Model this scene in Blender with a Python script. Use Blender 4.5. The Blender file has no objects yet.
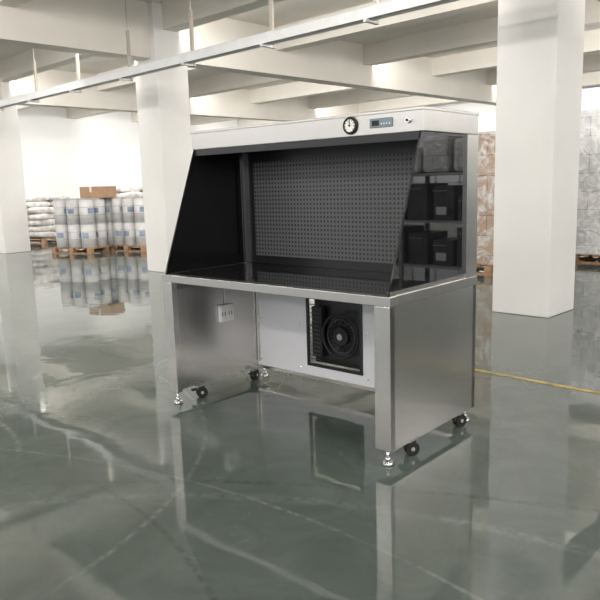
import bpy, bmesh, math, random
from mathutils import Matrix, Vector
random.seed(4)
C=bpy.context.collection
sc=bpy.context.scene
# ------------------------------------------------------------------ materials
def newmat(name):
    m=bpy.data.materials.new(name); m.use_nodes=True
    nt=m.node_tree; b=nt.nodes['Principled BSDF']
    return m,nt,b
def N(nt,t,**k):
    n=nt.nodes.new(t)
    for a,v in k.items(): setattr(n,a,v)
    return n
def plain(name,col,rough=.5,metal=0,var=.06,scale=6,bump=0,spec=.5,ior=1.5):
    m,nt,b=newmat(name)
    tc=N(nt,'ShaderNodeTexCoord'); no=N(nt,'ShaderNodeTexNoise'); no.inputs['Scale'].default_value=scale; no.inputs['Detail'].default_value=4
    nt.links.new(tc.outputs['Object'],no.inputs['Vector'])
    r=N(nt,'ShaderNodeValToRGB')
    r.color_ramp.elements[0].position=.3; r.color_ramp.elements[1].position=.7
    r.color_ramp.elements[0].color=tuple(c*(1-var) for c in col)+(1,)
    r.color_ramp.elements[1].color=tuple(min(1,c*(1+var)) for c in col)+(1,)
    nt.links.new(no.outputs['Fac'],r.inputs['Fac']); nt.links.new(r.outputs['Color'],b.inputs['Base Color'])
    b.inputs['Roughness'].default_value=rough; b.inputs['Metallic'].default_value=metal
    b.inputs['Specular IOR Level'].default_value=spec; b.inputs['IOR'].default_value=ior
    if bump:
        bp=N(nt,'ShaderNodeBump'); bp.inputs['Strength'].default_value=bump; bp.inputs['Distance'].default_value=.01
        nt.links.new(no.outputs['Fac'],bp.inputs['Height']); nt.links.new(bp.outputs['Normal'],b.inputs['Normal'])
    return m
M_white=plain('painted_concrete',(.76,.745,.72),.75,var=.04,scale=1.2)
M_wall=plain('wall_paint',(.82,.82,.81),.75,var=.03,scale=.6)
M_ceil=plain('ceiling_paint',(.73,.69,.63),.8,var=.06,scale=.8)
M_black=plain('black_coated_panel',(.012,.012,.014),.3,var=.1)
M_blacktop=plain('black_worktop',(.010,.010,.011),.05,var=.1)
M_glass=plain('black_gloss_glass',(.006,.006,.007),.02,var=.1,ior=1.75)
M_screen=plain('black_screen_left',(.006,.006,.007),.12,var=.1)
M_rubber=plain('rubber',(.012,.012,.012),.6)
M_cream=plain('white_powder_coat',(.88,.88,.92),.35,var=.02)
M_galv=plain('galvanised',(.5,.5,.5),.45,.6,var=.1,scale=20)
M_rod=plain('hanger_bracket',(.42,.38,.33),.5,.3)
M_tray=plain('painted_tray',(.62,.62,.62),.5,var=.05)
M_wood=plain('pallet_wood',(.34,.20,.11),.8,var=.35,scale=9)
M_card=plain('cardboard',(.36,.23,.14),.85,var=.12)
M_blue=plain('blue_plastic',(.05,.12,.28),.5)
M_dark=plain('dark_fabric',(.03,.035,.05),.8)
M_pail=plain('grey_drum',(.58,.57,.56),.4,.0,var=.12,scale=5)
M_lid=plain('drum_lid',(.42,.42,.42),.4,.3,var=.1)
M_band=plain('drum_label',(.24,.29,.38),.5,var=.4)
M_sack=plain('woven_sack',(.58,.56,.54),.8,var=.3,scale=7,bump=.4)
M_yellow=plain('yellow_line',(.50,.39,.11),.4,var=.4,scale=14)
M_chrome=plain('chrome',(.8,.8,.8),.12,1)
M_dial=plain('dial_white',(.85,.85,.82),.3)
M_lcd=plain('display_panel',(.20,.26,.30),.2)
M_frame=plain('window_frame',(.6,.62,.63),.4)
M_rack=plain('rack_frame',(.30,.31,.32),.4)
M_blade=plain('dark_blade',(.05,.05,.055),.4)
M_crate=plain('dark_crate',(.05,.052,.06),.45,var=.5,scale=4)

def steel(name,axis,base=.52,rough=.3):
    m,nt,b=newmat(name)
    tc=N(nt,'ShaderNodeTexCoord'); mp=N(nt,'ShaderNodeMapping')
    s=[9,9,9]; s[axis]=.8
    mp.inputs['Scale'].default_value=s
    no=N(nt,'ShaderNodeTexNoise'); no.inputs['Scale'].default_value=1; no.inputs['Detail'].default_value=1
    nt.links.new(tc.outputs['Object'],mp.inputs['Vector']); nt.links.new(mp.outputs['Vector'],no.inputs['Vector'])
    r=N(nt,'ShaderNodeValToRGB')
    r.color_ramp.elements[0].color=(base*.95,base*.92,base*.88,1); r.color_ramp.elements[1].color=(base*1.05,base*1.02,base*.98,1)
    nt.links.new(no.outputs['Fac'],r.inputs['Fac']); nt.links.new(r.outputs['Color'],b.inputs['Base Color'])
    b.inputs['Roughness'].default_value=rough
    b.inputs['Metallic'].default_value=1
    return m
M_st_h=steel('brushed_steel_horizontal',0,.54,.28)
M_st_v=steel('brushed_steel_vertical',2,.60,.25)

def M(nt,op,a,b2=None,c=None):
    n=nt.nodes.new('ShaderNodeMath'); n.operation=op
    for i,v in enumerate((a,b2,c)):
        if v is None: continue
        if isinstance(v,(int,float)): n.inputs[i].default_value=v
        else: nt.links.new(v,n.inputs[i])
    return n.outputs[0]
# perforated sheet
M_perf,nt,b=newmat('perforated_sheet')
tc=N(nt,'ShaderNodeTexCoord'); sep=N(nt,'ShaderNodeSeparateXYZ'); nt.links.new(tc.outputs['Object'],sep.inputs[0])
pitch=.026
def cell(o):
    return M(nt,'SUBTRACT',M(nt,'FRACT',M(nt,'DIVIDE',o,pitch)),.5)
cx=cell(sep.outputs['X']); cz=cell(sep.outputs['Z'])
d=M(nt,'SQRT',M(nt,'ADD',M(nt,'MULTIPLY',cx,cx),M(nt,'MULTIPLY',cz,cz)))
hole=M(nt,'LESS_THAN',d,.27)
mix=N(nt,'ShaderNodeMix',data_type='RGBA')
nt.links.new(hole,mix.inputs[0]); mix.inputs[6].default_value=(.11,.11,.115,1); mix.inputs[7].default_value=(.006,.006,.006,1)
nt.links.new(mix.outputs[2],b.inputs['Base Color']); b.inputs['Roughness'].default_value=.4

def film(name,c1,c2,lo=.42,hi=.68,wc=.72):
    m,nt,b=newmat(name)
    tc=N(nt,'ShaderNodeTexCoord')
    br=N(nt,'ShaderNodeTexBrick'); br.inputs['Scale'].default_value=1
    sp=N(nt,'ShaderNodeSeparateXYZ'); cb=N(nt,'ShaderNodeCombineXYZ')
    nt.links.new(tc.outputs['Object'],sp.inputs[0])
    nt.links.new(M(nt,'ADD',sp.outputs['X'],sp.outputs['Y']),cb.inputs['X']); nt.links.new(sp.outputs['Z'],cb.inputs['Y'])
    nt.links.new(cb.outputs[0],br.inputs['Vector'])
    br.inputs['Brick Width'].default_value=.38; br.inputs['Row Height'].default_value=.27; br.inputs['Mortar Size'].default_value=.006
    br.inputs['Color1'].default_value=c1+(1,); br.inputs['Color2'].default_value=c2+(1,); br.inputs['Mortar'].default_value=tuple(c*.5 for c in c1)+(1,)
    no=N(nt,'ShaderNodeTexNoise'); no.inputs['Scale'].default_value=4; no.inputs['Detail'].default_value=7; no.inputs['Distortion'].default_value=2.5
    nt.links.new(tc.outputs['Object'],no.inputs['Vector'])
    mx=N(nt,'ShaderNodeMix',data_type='RGBA'); 
    r=N(nt,'ShaderNodeValToRGB'); r.color_ramp.elements[0].position=lo; r.color_ramp.elements[1].position=hi
    nt.links.new(no.outputs['Fac'],r.inputs['Fac']); nt.links.new(r.outputs['Color'],mx.inputs[0])
    nt.links.new(br.outputs['Color'],mx.inputs[6]); mx.inputs[7].default_value=(wc,wc,wc,1)
    nt.links.new(mx.outputs[2],b.inputs['Base Color']); b.inputs['Roughness'].default_value=.25
    bp=N(nt,'ShaderNodeBump'); bp.inputs['Strength'].default_value=.8; bp.inputs['Distance'].default_value=.03
    nt.links.new(no.outputs['Fac'],bp.inputs['Height']); nt.links.new(bp.outputs['Normal'],b.inputs['Normal'])
    return m
M_film1=film('wrapped_cartons',(.34,.24,.17),(.40,.30,.23),.44,.74,.62)
M_film2=film('wrapped_white_cartons',(.62,.62,.62),(.50,.51,.51),wc=.80)

# floor
M_floor,nt,b=newmat('epoxy_floor')
tc=N(nt,'ShaderNodeTexCoord'); P=tc.outputs['Object']
def noise(scale,det=4,dist=0,rough=.5):
    n=N(nt,'ShaderNodeTexNoise'); n.inputs['Scale'].default_value=scale; n.inputs['Detail'].default_value=det; n.inputs['Distortion'].default_value=dist; n.inputs['Roughness'].default_value=rough
    nt.links.new(P,n.inputs['Vector']); return n.outputs['Fac']
def ramp(fac,p0,p1,c0,c1):
    r=N(nt,'ShaderNodeValToRGB'); e=r.color_ramp.elements
    e[0].position=p0; e[1].position=p1; e[0].color=c0; e[1].color=c1
    nt.links.new(fac,r.inputs['Fac']); return r.outputs['Color']
def mixc(f,a,c,bt='MIX'):
    mx=N(nt,'ShaderNodeMix',data_type='RGBA',blend_type=bt)
    for i,v in ((0,f),(6,a),(7,c)):
        if isinstance(v,(tuple,float,int)): mx.inputs[i].default_value=v
        else: nt.links.new(v,mx.inputs[i])
    return mx.outputs[2]
base=ramp(noise(.7,5,.6),.3,.7,(.100,.124,.111,1),(.126,.150,.135,1))
blot=ramp(noise(2.6,8,1.6,.65),.35,.75,(.84,.84,.84,1),(1.16,1.16,1.16,1))
col=mixc(1.0,base,blot,'MULTIPLY')
sep=N(nt,'ShaderNodeSeparateXYZ'); nt.links.new(P,sep.inputs[0])
X,Y=sep.outputs['X'],sep.outputs['Y']
def arc(cx,cy,r,w):
    dx=M(nt,'SUBTRACT',X,cx); dy=M(nt,'SUBTRACT',Y,cy)
    dd=M(nt,'ABSOLUTE',M(nt,'SUBTRACT',M(nt,'SQRT',M(nt,'ADD',M(nt,'MULTIPLY',dx,dx),M(nt,'MULTIPLY',dy,dy))),r))
    mr=N(nt,'ShaderNodeMapRange'); nt.links.new(dd,mr.inputs['Value']); mr.inputs['From Min'].default_value=w*.3; mr.inputs['From Max'].default_value=w*1.4; mr.inputs['To Min'].default_value=1; mr.inputs['To Max'].default_value=0
    return mr.outputs[0]
def soft(fac,a,c):
    mr=N(nt,'ShaderNodeMapRange'); nt.links.new(fac,mr.inputs['Value']); mr.inputs['From Min'].default_value=a; mr.inputs['From Max'].default_value=c
    return mr.outputs[0]
brk=M(nt,'MULTIPLY',soft(noise(1.3,3),.36,.56),soft(noise(25,4),.35,.6))
for (cx_,cy_,r_,w_,c_) in [(-3.9,.1,1.35,.016,(.26,.29,.28,1)),(-4.2,.4,2.2,.013,(.24,.27,.26,1)),(-.4,-.6,2.9,.03,(.20,.23,.22,1)),(-1.5,-2.2,4.0,.010,(.28,.30,.29,1)),(-6,2.0,1.9,.03,(.22,.25,.24,1)),(1.5,-3.,6.1,.02,(.05,.06,.055,1)),(-2.6,-1.2,2.6,.012,(.05,.06,.055,1))]:
    col=mixc(M(nt,'MULTIPLY',M(nt,'MULTIPLY',arc(cx_,cy_,r_,w_),brk),.6),col,c_)
# small dry scuffs
sc_=M(nt,'MULTIPLY',soft(noise(9,8,2.5,.7),.60,.72),soft(noise(1.1,3),.50,.62))
col=mixc(M(nt,'MULTIPLY',sc_,.5),col,(.26,.28,.27,1))
nt.links.new(col,b.inputs['Base Color'])
rr=N(nt,'ShaderNodeMapRange'); rr.inputs['From Min'].default_value=.35; rr.inputs['From Max'].default_value=.7; rr.inputs['To Min'].default_value=.01; rr.inputs['To Max'].default_value=.09
nt.links.new(noise(1.6,6,1.0,.6),rr.inputs['Value']); nt.links.new(rr.outputs[0],b.inputs['Roughness'])
b.inputs['IOR'].default_value=1.68
bp=N(nt,'ShaderNodeBump'); bp.inputs['Strength'].default_value=.10; bp.inputs['Distance'].default_value=.02
nt.links.new(noise(2.5,2,.3),bp.inputs['Height']); nt.links.new(bp.outputs['Normal'],b.inputs['Normal'])

# ------------------------------------------------------------------ mesh helpers
class MB:
    def __init__(s): s.bm=bmesh.new(); s.mats=[]
    def mi(s,m):
        if m not in s.mats: s.mats.append(m)
        return s.mats.index(m)
    def _fin(s,geom,m,smooth=False):
        i=s.mi(m)
        for f in geom:
            f.material_index=i; f.smooth=smooth
    def box(s,x0,x1,y0,y1,z0,z1,m,bev=0):
        r=bmesh.ops.create_cube(s.bm,size=1)
        for v in r['verts']:
            v.co=Vector(((x0+x1)/2+v.co.x*(x1-x0),(y0+y1)/2+v.co.y*(y1-y0),(z0+z1)/2+v.co.z*(z1-z0)))
        fs=set(f for v in r['verts'] for f in v.link_faces)
        s._fin(fs,m)
        if bev:
            es=list(set(e for v in r['verts'] for e in v.link_edges))
            q=bmesh.ops.bevel(s.bm,geom=es,offset=bev,segments=2,affect='EDGES',profile=.5)
            s._fin(q['faces'],m)
    def cyl(s,c,r,h,m,axis='Z',r2=None,seg=32,smooth=True):
        q=bmesh.ops.create_cone(s.bm,cap_ends=True,segments=seg,radius1=r,radius2=r if r2 is None else r2,depth=h)
        R=Matrix.Identity(3)
        if axis=='X': R=Matrix.Rotation(math.pi/2,3,'Y')
        if axis=='Y': R=Matrix.Rotation(math.pi/2,3,'X')
        for v in q['verts']: v.co=R@v.co+Vector(c)
        fs=set(f for v in q['verts'] for f in v.link_faces)
        s._fin(fs,m)
        if smooth:
            for f in fs:
                if len(f.verts)==4: f.smooth=True
    def patch(s,c,r,a0,a1,z0,z1,m,seg=8):
        lo=[];hi=[]
        for i in range(seg+1):
            a=a0+(a1-a0)*i/seg; x=c[0]+r*math.cos(a); y=c[1]+r*math.sin(a)
            lo.append(s.bm.verts.new((x,y,z0))); hi.append(s.bm.verts.new((x,y,z1)))
        s._fin([s.bm.faces.new((lo[i],lo[i+1],hi[i+1],hi[i])) for i in range(seg)],m,True)
    def torus(s,c,R,r,m,axis='Z',seg=32,rs=8):
        vs=[]
        for i in range(seg):
            a=2*math.pi*i/seg; row=[]
            for j in range(rs):
                t=2*math.pi*j/rs
                p=Vector(((R+r*math.cos(t))*math.cos(a),(R+r*math.cos(t))*math.sin(a),r*math.sin(t)))
                if axis=='Y': p=Vector((p.x,p.z,p.y))
                if axis=='X': p=Vector((p.z,p.x,p.y))
                row.append(s.bm.verts.new(p+Vector(c)))
            vs.append(row)
        fs=[]
        for i in range(seg):
            for j in range(rs):
                fs.append(s.bm.faces.new((vs[i][j],vs[(i+1)%seg][j],vs[(i+1)%seg][(j+1)%rs],vs[i][(j+1)%rs])))
        s._fin(fs,m,True)
    def prism(s,poly,x0,x1,m):
        a=[s.bm.verts.new((x0,y,z)) for y,z in poly]; b_=[s.bm.verts.new((x1,y,z)) for y,z in poly]
        n=len(poly); fs=[s.bm.faces.new(a),s.bm.faces.new(b_[::-1])]
        for i in range(n): fs.append(s.bm.faces.new((a[i],b_[i],b_[(i+1)%n],a[(i+1)%n])))
        s._fin(fs,m)
    def obj(s,name,parent=None,loc=(0,0,0),rot=0):
        bmesh.ops.recalc_face_normals(s.bm,faces=s.bm.faces)
        me=bpy.data.meshes.new(name); s.bm.to_mesh(me); s.bm.free()
        for m in s.mats: me.materials.append(m)
        o=bpy.data.objects.new(name,me); C.objects.link(o)
        o.location=loc; o.rotation_euler=(0,0,rot)
        if parent: o.parent=parent
        return o
def empty(name,loc=(0,0,0),rot=0):
    e=bpy.data.objects.new(name,None); C.objects.link(e); e.location=loc; e.rotation_euler=(0,0,rot); e.empty_display_size=.2
    return e

# ------------------------------------------------------------------ room
XL,XR,YF,YB=-21.3,12.0,-9.0,19.0
ZS=4.0; GS=3.22; BS=3.62
ROWY=6.375; COLX=[-15.24,-9.1365,-3.034,3.07,9.17]
m=MB(); m.box(XL,XR,YF,YB,-.1,0,M_floor); m.obj('floor')
m=MB(); m.box(XL,XR,YF,YB,ZS,ZS+.15,M_ceil); m.obj('ceiling')
m=MB(); m.box(XL-.2,XL,YF,YB+.2,-.1,ZS+.15,M_wall); m.obj('wall_left')
wins=[(-8.9,-5.2),(-2.2,.9),(4.,7.2)]
m=MB(); x=XL
for a,c in wins:
    m.box(x,a,YB,YB+.2,-.1,ZS+.15,M_wall); m.box(a,c,YB,YB+.2,-.1,1.2,M_wall); m.box(a,c,YB,YB+.2,3.7,ZS+.15,M_wall); x=c
m.box(x,XR,YB,YB+.2,-.1,ZS+.15,M_wall); m.obj('wall_back')
for i,(a,c) in enumerate(wins):
    m=MB(); n=4
    for k in range(n+1):
        xx=a+(c-a)*k/n; m.box(max(a,xx-.03),min(c,xx+.03),YB+.07,YB+.13,1.2,3.7,M_frame)
    for z in (1.2,2.0,2.9,3.64): m.box(a,c,YB+.07,YB+.13,z,z+.06,M_frame)
    m.obj('window_%d'%(i+1))
for i,cx_ in enumerate(COLX):
    m=MB(); m.box(cx_-.29,cx_+.29,ROWY-.29,ROWY+.29,0,ZS,M_white,.012); m.obj('column' if i==0 else 'column.%03d'%i)
ys=[ROWY+2.42*k for k in range(-6,6)]
k=0
for cx_ in COLX:
    m=MB(); m.box(cx_-.17,cx_+.17,YF,YB,GS,ZS,M_ceil); m.obj('ceiling_beam' if k==0 else 'ceiling_beam.%03d'%k); k+=1
for y_ in ys:
    m=MB(); m.box(XL,XR,y_-.13,y_+.13,BS,ZS,M_ceil); m.obj('ceiling_beam.%03d'%k); k+=1
# cable tray with hangers
m=MB(); ty,tz=5.2,2.77
m.box(-20.5,6,ty-.05,ty-.045,tz,tz+.11,M_tray); m.box(-20.5,6,ty+.045,ty+.05,tz,tz+.11,M_tray)
m.box(-20.5,6,ty-.05,ty+.05,tz,tz+.006,M_tray); m.box(-20.5,6,ty-.055,ty+.055,tz+.105,tz+.112,M_tray)
x=-5.5-1.39*10
while x<5.5:
    m.cyl((x,ty+.075,(tz+ZS)/2),.007,ZS-tz+.02,M_galv,seg=10)
    m.box(x-.02,x+.02,ty-.09,ty+.1,tz-.03,tz-.003,M_galv)
    m.box(x-.022,x+.022,ty+.06,ty+.09,tz-.03,tz+.62,M_rod)
    x+=1.39
m.obj('cable_tray')
m=MB(); m.box(-3.6,8,4.08,4.12,.0005,.003,M_yellow); m.obj('floor_marking_line')

# fill area lights added on beam faces turned from camera, tilted downwards
def lamp(name,loc,size,length,power,direction):
    l=bpy.data.lights.new(name,'AREA'); l.shape='RECTANGLE'; l.size=length; l.size_y=size; l.energy=power; l.color=(1,.975,.94)
    o=bpy.data.objects.new(name,l); C.objects.link(o); o.location=loc
    if direction=='-X': 
        R=Matrix(((0,0,1),(1,0,0),(0,1,0)))
    else:
        R=Matrix(((1,0,0),(0,0,-1),(0,1,0)))
    R=R@Matrix.Rotation(math.radians(-18),3,'X')
    o.matrix_world=Matrix.Translation(Vector(loc))@R.to_4x4()
for i,cx_ in enumerate(COLX):
    lamp('hidden_fill_light',(cx_-.24,5,3.42),.3,26,[540,370,330,300,300][i],'-X')
for j,y_ in enumerate([ys[0],ys[2],ys[4],ys[6],ys[8],ys[10]]):
    lamp('hidden_fill_light',(-4.6,y_+.19,3.70),.16,32,[330,330,330,290,290,290][j],'+Y')

# ------------------------------------------------------------------ laminar flow workbench
W,D=1.611,.8155; S=.283; HT=1.63; HU=1.523; T=.80; PB=.70
th=.0563
ox,oy=-1.7926-W*math.cos(th),2.3815-W*math.sin(th)
WB=empty('laminar_flow_workbench',(ox,oy,0),th)
m=MB()
zb=.08
m.box(0,.006,.0,D,zb,T-.045,M_st_v); m.box(.006,.04,.03,D-.03,T-.10,T-.045,M_st_v)
m.box(0,.085,-.002,.04,zb,T-.045,M_st_v,.003); m.box(0,.07,D-.04,D,zb,T-.045,M_st_v,.003)
m.box(.034,.04,.04,D-.04,zb,T-.045,M_st_v)
m.obj('leg_panel_left',WB)
m=MB()
m.box(W-.006,W,.0,D,zb,T-.045,M_st_v); m.box(W-.04,W-.034,.04,D-.04,zb,T-.045,M_st_v)
m.box(W-.085,W,-.002,.04,zb,T-.045,M_st_v,.003); m.box(W-.07,W,D-.04,D,zb,T-.045,M_st_v,.003)
m.obj('leg_panel_right',WB)
m=MB()
m.box(-.004,W+.004,-.006,.05,T-.045,T,M_st_h,.003); m.box(-.004,.03,.05,D,T-.045,T,M_st_h,.002)
m.box(W-.03,W+.004,.05,D,T-.045,T,M_st_h,.002); m.box(.03,W-.03,D-.03,D,T-.045,T,M_st_h)
m.box(.03,W-.03,.05,D-.03,T-.04,T-.001,M_blacktop)
m.obj('worktop',WB)
m=MB(); y0,y1=D-.075,D-.06; fx0,fx1,fz0,fz1=.50,.91,.17,.60
m.box(.04,fx0,y0,y1,.09,T-.045,M_cream); m.box(fx1,W-.04,y0,y1,.09,T-.045,M_cream)
m.box(fx0,fx1,y0,y1,.09,fz0,M_cream); m.box(fx0,fx1,y0,y1,fz1,T-.045,M_cream)
m.box(.04,W-.04,y0-.004,y0,.075,.095,M_st_h)
for x in (.075,.43,.96,W-.08):
    for z in (.14,.42,.68): m.cyl((x,y0-.002,z),.006,.006,M_chrome,'Y',seg=12)
m.box(.05,.062,y0-.006,y0,.12,.72,M_st_v)
m.obj('rear_panel',WB)
m=MB(); bx=M_black
m.box(fx0-.012,fx0+.008,y0-.008,y0,fz0-.012,fz1+.012,bx); m.box(fx1-.008,fx1+.012,y0-.008,y0,fz0-.012,fz1+.012,bx)
m.box(fx0,fx1,y0-.008,y0,fz0-.012,fz0+.008,bx); m.box(fx0,fx1,y0-.008,y0,fz1-.008,fz1+.012,bx)
m.box(fx0,fx1,D-.012,D-.004,fz0,fz1,bx)
cxf,czf=(fx0+fx1)/2+.05,(fz0+fz1)/2-.01
m.torus((cxf,y0-.002,czf),.135,.010,M_rubber,'Y',48,10)
m.torus((cxf,y0+.006,czf),.105,.004,M_blade,'Y',48,8)
m.cyl((cxf,y0+.02,czf),.055,.05,M_rubber,'Y'); m.cyl((cxf,y0-.008,czf),.02,.01,M_lid,'Y')
for k in range(24):
    a=2*math.pi*k/24
    p=Vector((cxf+.085*math.cos(a),y0+.02,czf+.085*math.sin(a)))
    q=bmesh.ops.create_cube(m.bm,size=1)
    R=Matrix.Rotation(-a+.6,3,'Y')
    for v in q['verts']: v.co=R@Vector((v.co.x*.035,v.co.y*.03,v.co.z*.003))+p
    for f in set(f for v in q['verts'] for f in v.link_faces): f.material_index=m.mi(M_blade)
for k in range(14):
    z=fz0+.03+k*.027; m.box(fx0+.008,fx0+.085,y0+.004,y0+.008,z,z+.005,M_blade)
m.box(fx0+.02,fx0+.1,y0+.01,y0+.05,fz0+.05,fz1-.06,M_rubber)
m.obj('blower',WB)
m=MB()
m.box(.04,.065,.39,.51,.445,.555,M_cream,.006)
for yy in (.422,.478):
    m.box(.065,.068,yy-.022,yy+.022,.46,.54,M_dial)
    for dz in (-.012,.012): m.box(.068,.0685,yy-.008+dz,yy-.002+dz,.485,.51,M_rubber)
m.cyl((.046,.45,.65),.003,.20,M_dial,seg=10)
m.obj('socket_box',WB)
poly=[(.012,T),(PB,T),(PB,HU),(S,HU)]
m=MB(); m.prism(poly,.012,.022,M_screen); m.box(.024,.034,PB-.03,PB-.006,T,HU-.02,M_chrome); m.obj('side_screen_left',WB)
m=MB(); m.prism(poly,W-.022,W-.012,M_glass)
m.box(W-.026,W-.006,.02,PB,T,T+.018,M_st_h)
m.obj('side_screen_right',WB)
m=MB()
m.box(0,W,PB,D,T,HU,M_st_v)
m.box(.022,W-.022,PB-.004,PB,T,HU,M_black)
m.box(.006,.022,PB-.02,PB,T,HU,M_st_v)
for x0,x1,z0,z1 in ((.10,W-.10,.845,.853),(.10,W-.10,1.447,1.455),(.10,.108,.845,1.455),(W-.108,W-.10,.845,1.455)):
    m.box(x0,x1,PB-.012,PB-.004,z0,z1,M_black)
m.obj('rear_plenum',WB)
m=MB(); m.box(.108,W-.108,PB-.009,PB-.005,.853,1.447,M_perf); m.obj('perforated_panel',WB)
m=MB()
m.box(0,W,S,D,HU,HT,M_st_h,.004)
m.box(-.003,W+.003,S-.004,D,HT-.012,HT+.002,M_st_h,.002)
m.box(.022,W-.022,S+.01,PB,HU-.006,HU,M_black)
m.box(.022,W-.022,S+.004,S+.012,HU-.035,HU,M_black)
m.obj('top_housing',WB)
m=MB(); gx=1.20; gz=(HU+HT)/2
m.torus((gx,S-.006,gz),.036,.007,M_rubber,'Y',40,10); m.cyl((gx,S-.004,gz),.034,.012,M_dial,'Y',seg=40)
m.box(gx-.002,gx+.002,S-.013,S-.011,gz-.004,gz+.024,M_rubber); m.cyl((gx,S-.012,gz),.005,.005,M_rubber,'Y',seg=12)
for k in range(9):
    a=math.radians(-40+k*32.5); m.box(gx+.027*math.cos(a)-.0015,gx+.027*math.cos(a)+.0015,S-.0115,S-.0100,gz+.027*math.sin(a)-.003,gz+.027*math.sin(a)+.003,M_rubber)
m.obj('pressure_gauge',WB)
m=MB(); m.box(1.315,1.445,S-.006,S,gz-.022,gz+.022,M_lcd,.003); m.box(1.33,1.37,S-.0075,S-.006,gz-.012,gz+.012,M_rubber)
for k in range(4): m.cyl((1.385+k*.015,S-.007,gz-.005),.004,.003,M_dial,'Y',seg=12)
m.obj('control_panel',WB)
m=MB(); m.cyl((1.53,S-.006,gz),.013,.014,M_chrome,'Y'); m.cyl((1.53,S-.014,gz),.006,.006,M_rubber,'Y',seg=16); m.obj('power_switch',WB)
def foot(m,x,y):
    m.cyl((x,y,.009),.028,.018,M_chrome,r2=.024); m.cyl((x,y,.045),.008,.07,M_chrome,seg=16); m.cyl((x,y,.03),.014,.012,M_chrome,seg=6)
def caster(m,x,y,a):
    m.box(x-.03,x+.03,y-.03,y+.03,zb-.004,zb+.004,M_galv)
    ca,sa=math.cos(a),math.sin(a)
    n0=len(m.bm.verts)
    for s_ in (-1,1):
        m.cyl((x+s_*.011,y+.02,.034),.034,.016,M_rubber,'X'); 
        m.cyl((x+s_*.019,y+.02,.034),.010,.003,M_galv,'X')
    m.box(x-.003,x+.003,y-.01,y+.04,.03,zb-.008,M_galv)
    m.box(x-.018,x+.018,y-.016,y+.036,zb-.012,zb-.004,M_rubber)
    m.box(x-.014,x+.014,y-.045,y-.012,zb-.03,zb-.02,M_rubber)
    m.bm.verts.ensure_lookup_table()
    for v in list(m.bm.verts)[n0:]:
        q=v.co-Vector((x,y,0)); v.co=Vector((x+q.x*ca-q.y*sa,y+q.x*sa+q.y*ca,q.z))
m=MB()
for x,y in ((.04,.035),(W-.04,.035),(W-.04,D-.035),(.055,D-.035)): foot(m,x,y)
m.obj('levelling_feet',WB)
m=MB()
for i,(x,y,a) in enumerate(((.05,.19,-.5),(W-.03,.19,-.6),(W-.03,D-.14,-.3),(.06,D-.15,.3))): caster(m,x,y,a)
m.obj('casters',WB)

# ------------------------------------------------------------------ goods
def pallet(m,w,dp,x=0,y=0):
    for k in range(3):
        yy=y-dp/2+k*(dp-.1)/2; m.box(x-w/2,x+w/2,yy,yy+.1,0,.02,M_wood)
        for j in range(3):
            xx=x-w/2+j*(w-.1)/2; m.box(xx,xx+.1,yy,yy+.1,.02,.10,M_wood)
    for j in range(7):
        xx=x-w/2+j*(w-.1)/6; m.box(xx,xx+.1,y-dp/2,y+dp/2,.10,.122,M_wood)
rl=random.Random(8)
def drums(name,loc,nx,ny,levels,rot):
    e=empty(name,(loc[0],loc[1],0),rot)
    m=MB(); pallet(m,nx*.34+.04,ny*.34+.04); m.obj('pallet',e)
    m=MB()
    for i in range(nx):
        for j in range(ny):
            for l in range(levels):
                x=(i-(nx-1)/2)*.345; y=(j-(ny-1)/2)*.345; z=.122+l*.51
                m.cyl((x,y,z+.25),.150,.50,M_pail,seg=24)
                for zz in (.012,.17,.33,.492): m.torus((x,y,z+zz),.151,.007,M_lid,'Z',24,6)
                m.cyl((x,y,z+.503),.145,.012,M_lid,seg=24)
                a=rl.uniform(-2.2,-.4); m.patch((x,y),.1515,a,a+1.0,z+.20,z+.31,M_band)
    m.obj('drums',e); return e
drums('drum_stack',(-13.66,7.36),3,3,2,.35)
drums('drum_stack',(-12.93,8.30),3,3,2,.2)
def rbox(name,x,y,z,w,dp,h,mat,rot):
    m=MB(); m.box(-w/2,w/2,-dp/2,dp/2,0,h,mat,.01); m.box(-.03,.03,-dp/2-.002,dp/2+.002,h-.12,h+.002,M_sack); return m.obj(name,None,(x,y,z),rot)
rbox('cardboard_box',-13.45,7.58,1.142,.62,.45,.24,M_card,.3)
def sacks(name,loc,rows,seed):
    rnd=random.Random(seed); bm=bmesh.new()
    z=.13
    for l,(n) in enumerate(rows):
        for i in range(n):
            for j in range(2):
                q=bmesh.ops.create_icosphere(bm,subdivisions=3,radius=1)
                ang=rnd.uniform(-.25,.25); R=Matrix.Rotation(ang,3,'Z')@Matrix.Rotation(rnd.uniform(-.08,.08),3,'X')
                c=Vector(((i-(n-1)/2)*.46,(j-.5)*.75,z+.08))
                for v in q['verts']:
                    p=v.co; sx=math.copysign(abs(p.x)**.6,p.x); sy=math.copysign(abs(p.y)**.6,p.y); sz=math.copysign(abs(p.z)**.8,p.z)
                    wob=1+.06*math.sin(7*p.x+seed+i)+.05*math.cos(9*p.y+l)
                    v.co=R@Vector((sx*.24*wob,sy*.38,sz*.095*wob))+c
        z+=.155
    for f in bm.faces: f.smooth=True
    me=bpy.data.meshes.new('sacks'); bm.to_mesh(me); bm.free(); me.materials.append(M_sack)
    e=empty(name,(loc[0],loc[1],0),loc[2])
    o=bpy.data.objects.new('sacks',me); C.objects.link(o); o.parent=e
    m=MB(); pallet(m,1.7,1.5); m.obj('pallet',e)
sacks('sack_pile',(-17.8,8.3,.3),[3,3,3,3,3,2,2],1)
sacks('sack_pile',(-18.3,11.0,.1),[3,3,3,3,2,2,1],2)
sacks('sack_pile',(-16.6,10.6,-.1),[3,3,3,3,3,2,2,1],3)
m=MB(); m.box(-.3,.3,-.3,.3,0,1.25,M_blue,.05); m.box(-.32,.32,-.32,.32,1.2,1.38,M_dark,.04)
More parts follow.
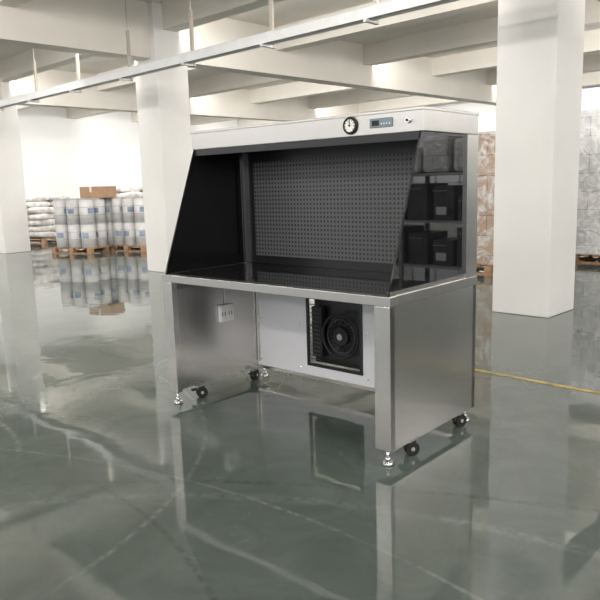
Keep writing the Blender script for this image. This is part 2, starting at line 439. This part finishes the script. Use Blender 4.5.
m.obj('plastic_bin',None,(-13.4,9.9,0),.2)
def wrapped(name,x,y,w,dp,h,mat,rot=0):
    e=empty(name,(x,y,0),rot); m=MB(); pallet(m,w,dp); m.obj('pallet',e)
    m=MB(); m.box(-w/2+.02,w/2-.02,-dp/2+.02,dp/2-.02,.122,h,mat,.03); m.obj('cartons',e)
wrapped('wrapped_pallet_load',-4.7,9.0,1.1,1.1,1.93,M_film1,.02)
wrapped('wrapped_pallet_load',-4.3,10.95,1.1,1.15,2.26,M_film2,-.02)
wrapped('wrapped_pallet_load',-2.8,11.2,1.1,1.1,2.2,M_film1,.03)
wrapped('wrapped_pallet_load',3.3,9.3,1.1,1.1,1.9,M_film2,.02)
wrapped('wrapped_pallet_load',4.8,10.2,1.1,1.1,2.1,M_film1,.04)
# storage rack right of the bench (mirrored in the dark side screen)
e=empty('storage_rack',(1.3,8.4,0),.1)
m=MB(); rw,rd=2.4,.7
for x in (-rw/2,0,rw/2-.05):
    for y in (-rd/2,rd/2-.05): m.box(x,x+.05,y,y+.05,0,1.40,M_rack)
for z in (.15,.75,1.37): m.box(-rw/2,rw/2,-rd/2,rd/2,z,z+.03,M_rack)
m.obj('frame',e)
m=MB()
for z in (.18,.78):
    for i in range(6):
        x=-rw/2+.08+i*.385
        hh=rl.uniform(.30,.52); m.box(x,x+.31,-rd/2+.03+rl.uniform(0,.1),rd/2-.08,z,z+hh,M_crate,.01)
        m.box(x+.04,x+.27,-rd/2+.026,-rd/2+.03,z+hh-.07,z+hh-.06,M_rack)
        if i%2: m.box(x+.05,x+.2,-rd/2+.02,-rd/2+.03,z+.08,z+.18,M_frame)
m.obj('crates',e)
m=MB(); 
for i in range(5): m.box(-1.15+i*.46,-.75+i*.46,-.3,.25,1.40,1.40+rl.uniform(.3,.56),M_film2,.06)
m.obj('wrapped_bundles',e)

# ------------------------------------------------------------------ light
w=bpy.data.worlds.new('World'); sc.world=w; w.use_nodes=True
bg=w.node_tree.nodes['Background']; bg.inputs['Color'].default_value=(.97,.985,1,1); bg.inputs['Strength'].default_value=1.05
sc.view_settings.view_transform='Standard'
sc.view_settings.exposure=.05

# ------------------------------------------------------------------ camera
f,pitch_,roll,h,yaw=682.61,.1673,-.0286,1.2989,.7780
fw=Vector((-math.sin(yaw)*math.cos(pitch_),math.cos(yaw)*math.cos(pitch_),-math.sin(pitch_)))
r=Vector((math.cos(yaw),math.sin(yaw),0)); u=r.cross(fw)
r2=r*math.cos(roll)+u*math.sin(roll); u2=-r*math.sin(roll)+u*math.cos(roll)
mt=Matrix((r2,u2,-fw)).transposed().to_4x4(); mt.translation=Vector((0,0,h))
cd=bpy.data.cameras.new('camera'); cam=bpy.data.objects.new('camera',cd); C.objects.link(cam)
cd.sensor_width=36; cd.lens=f/600*36; cam.matrix_world=mt; sc.camera=cam
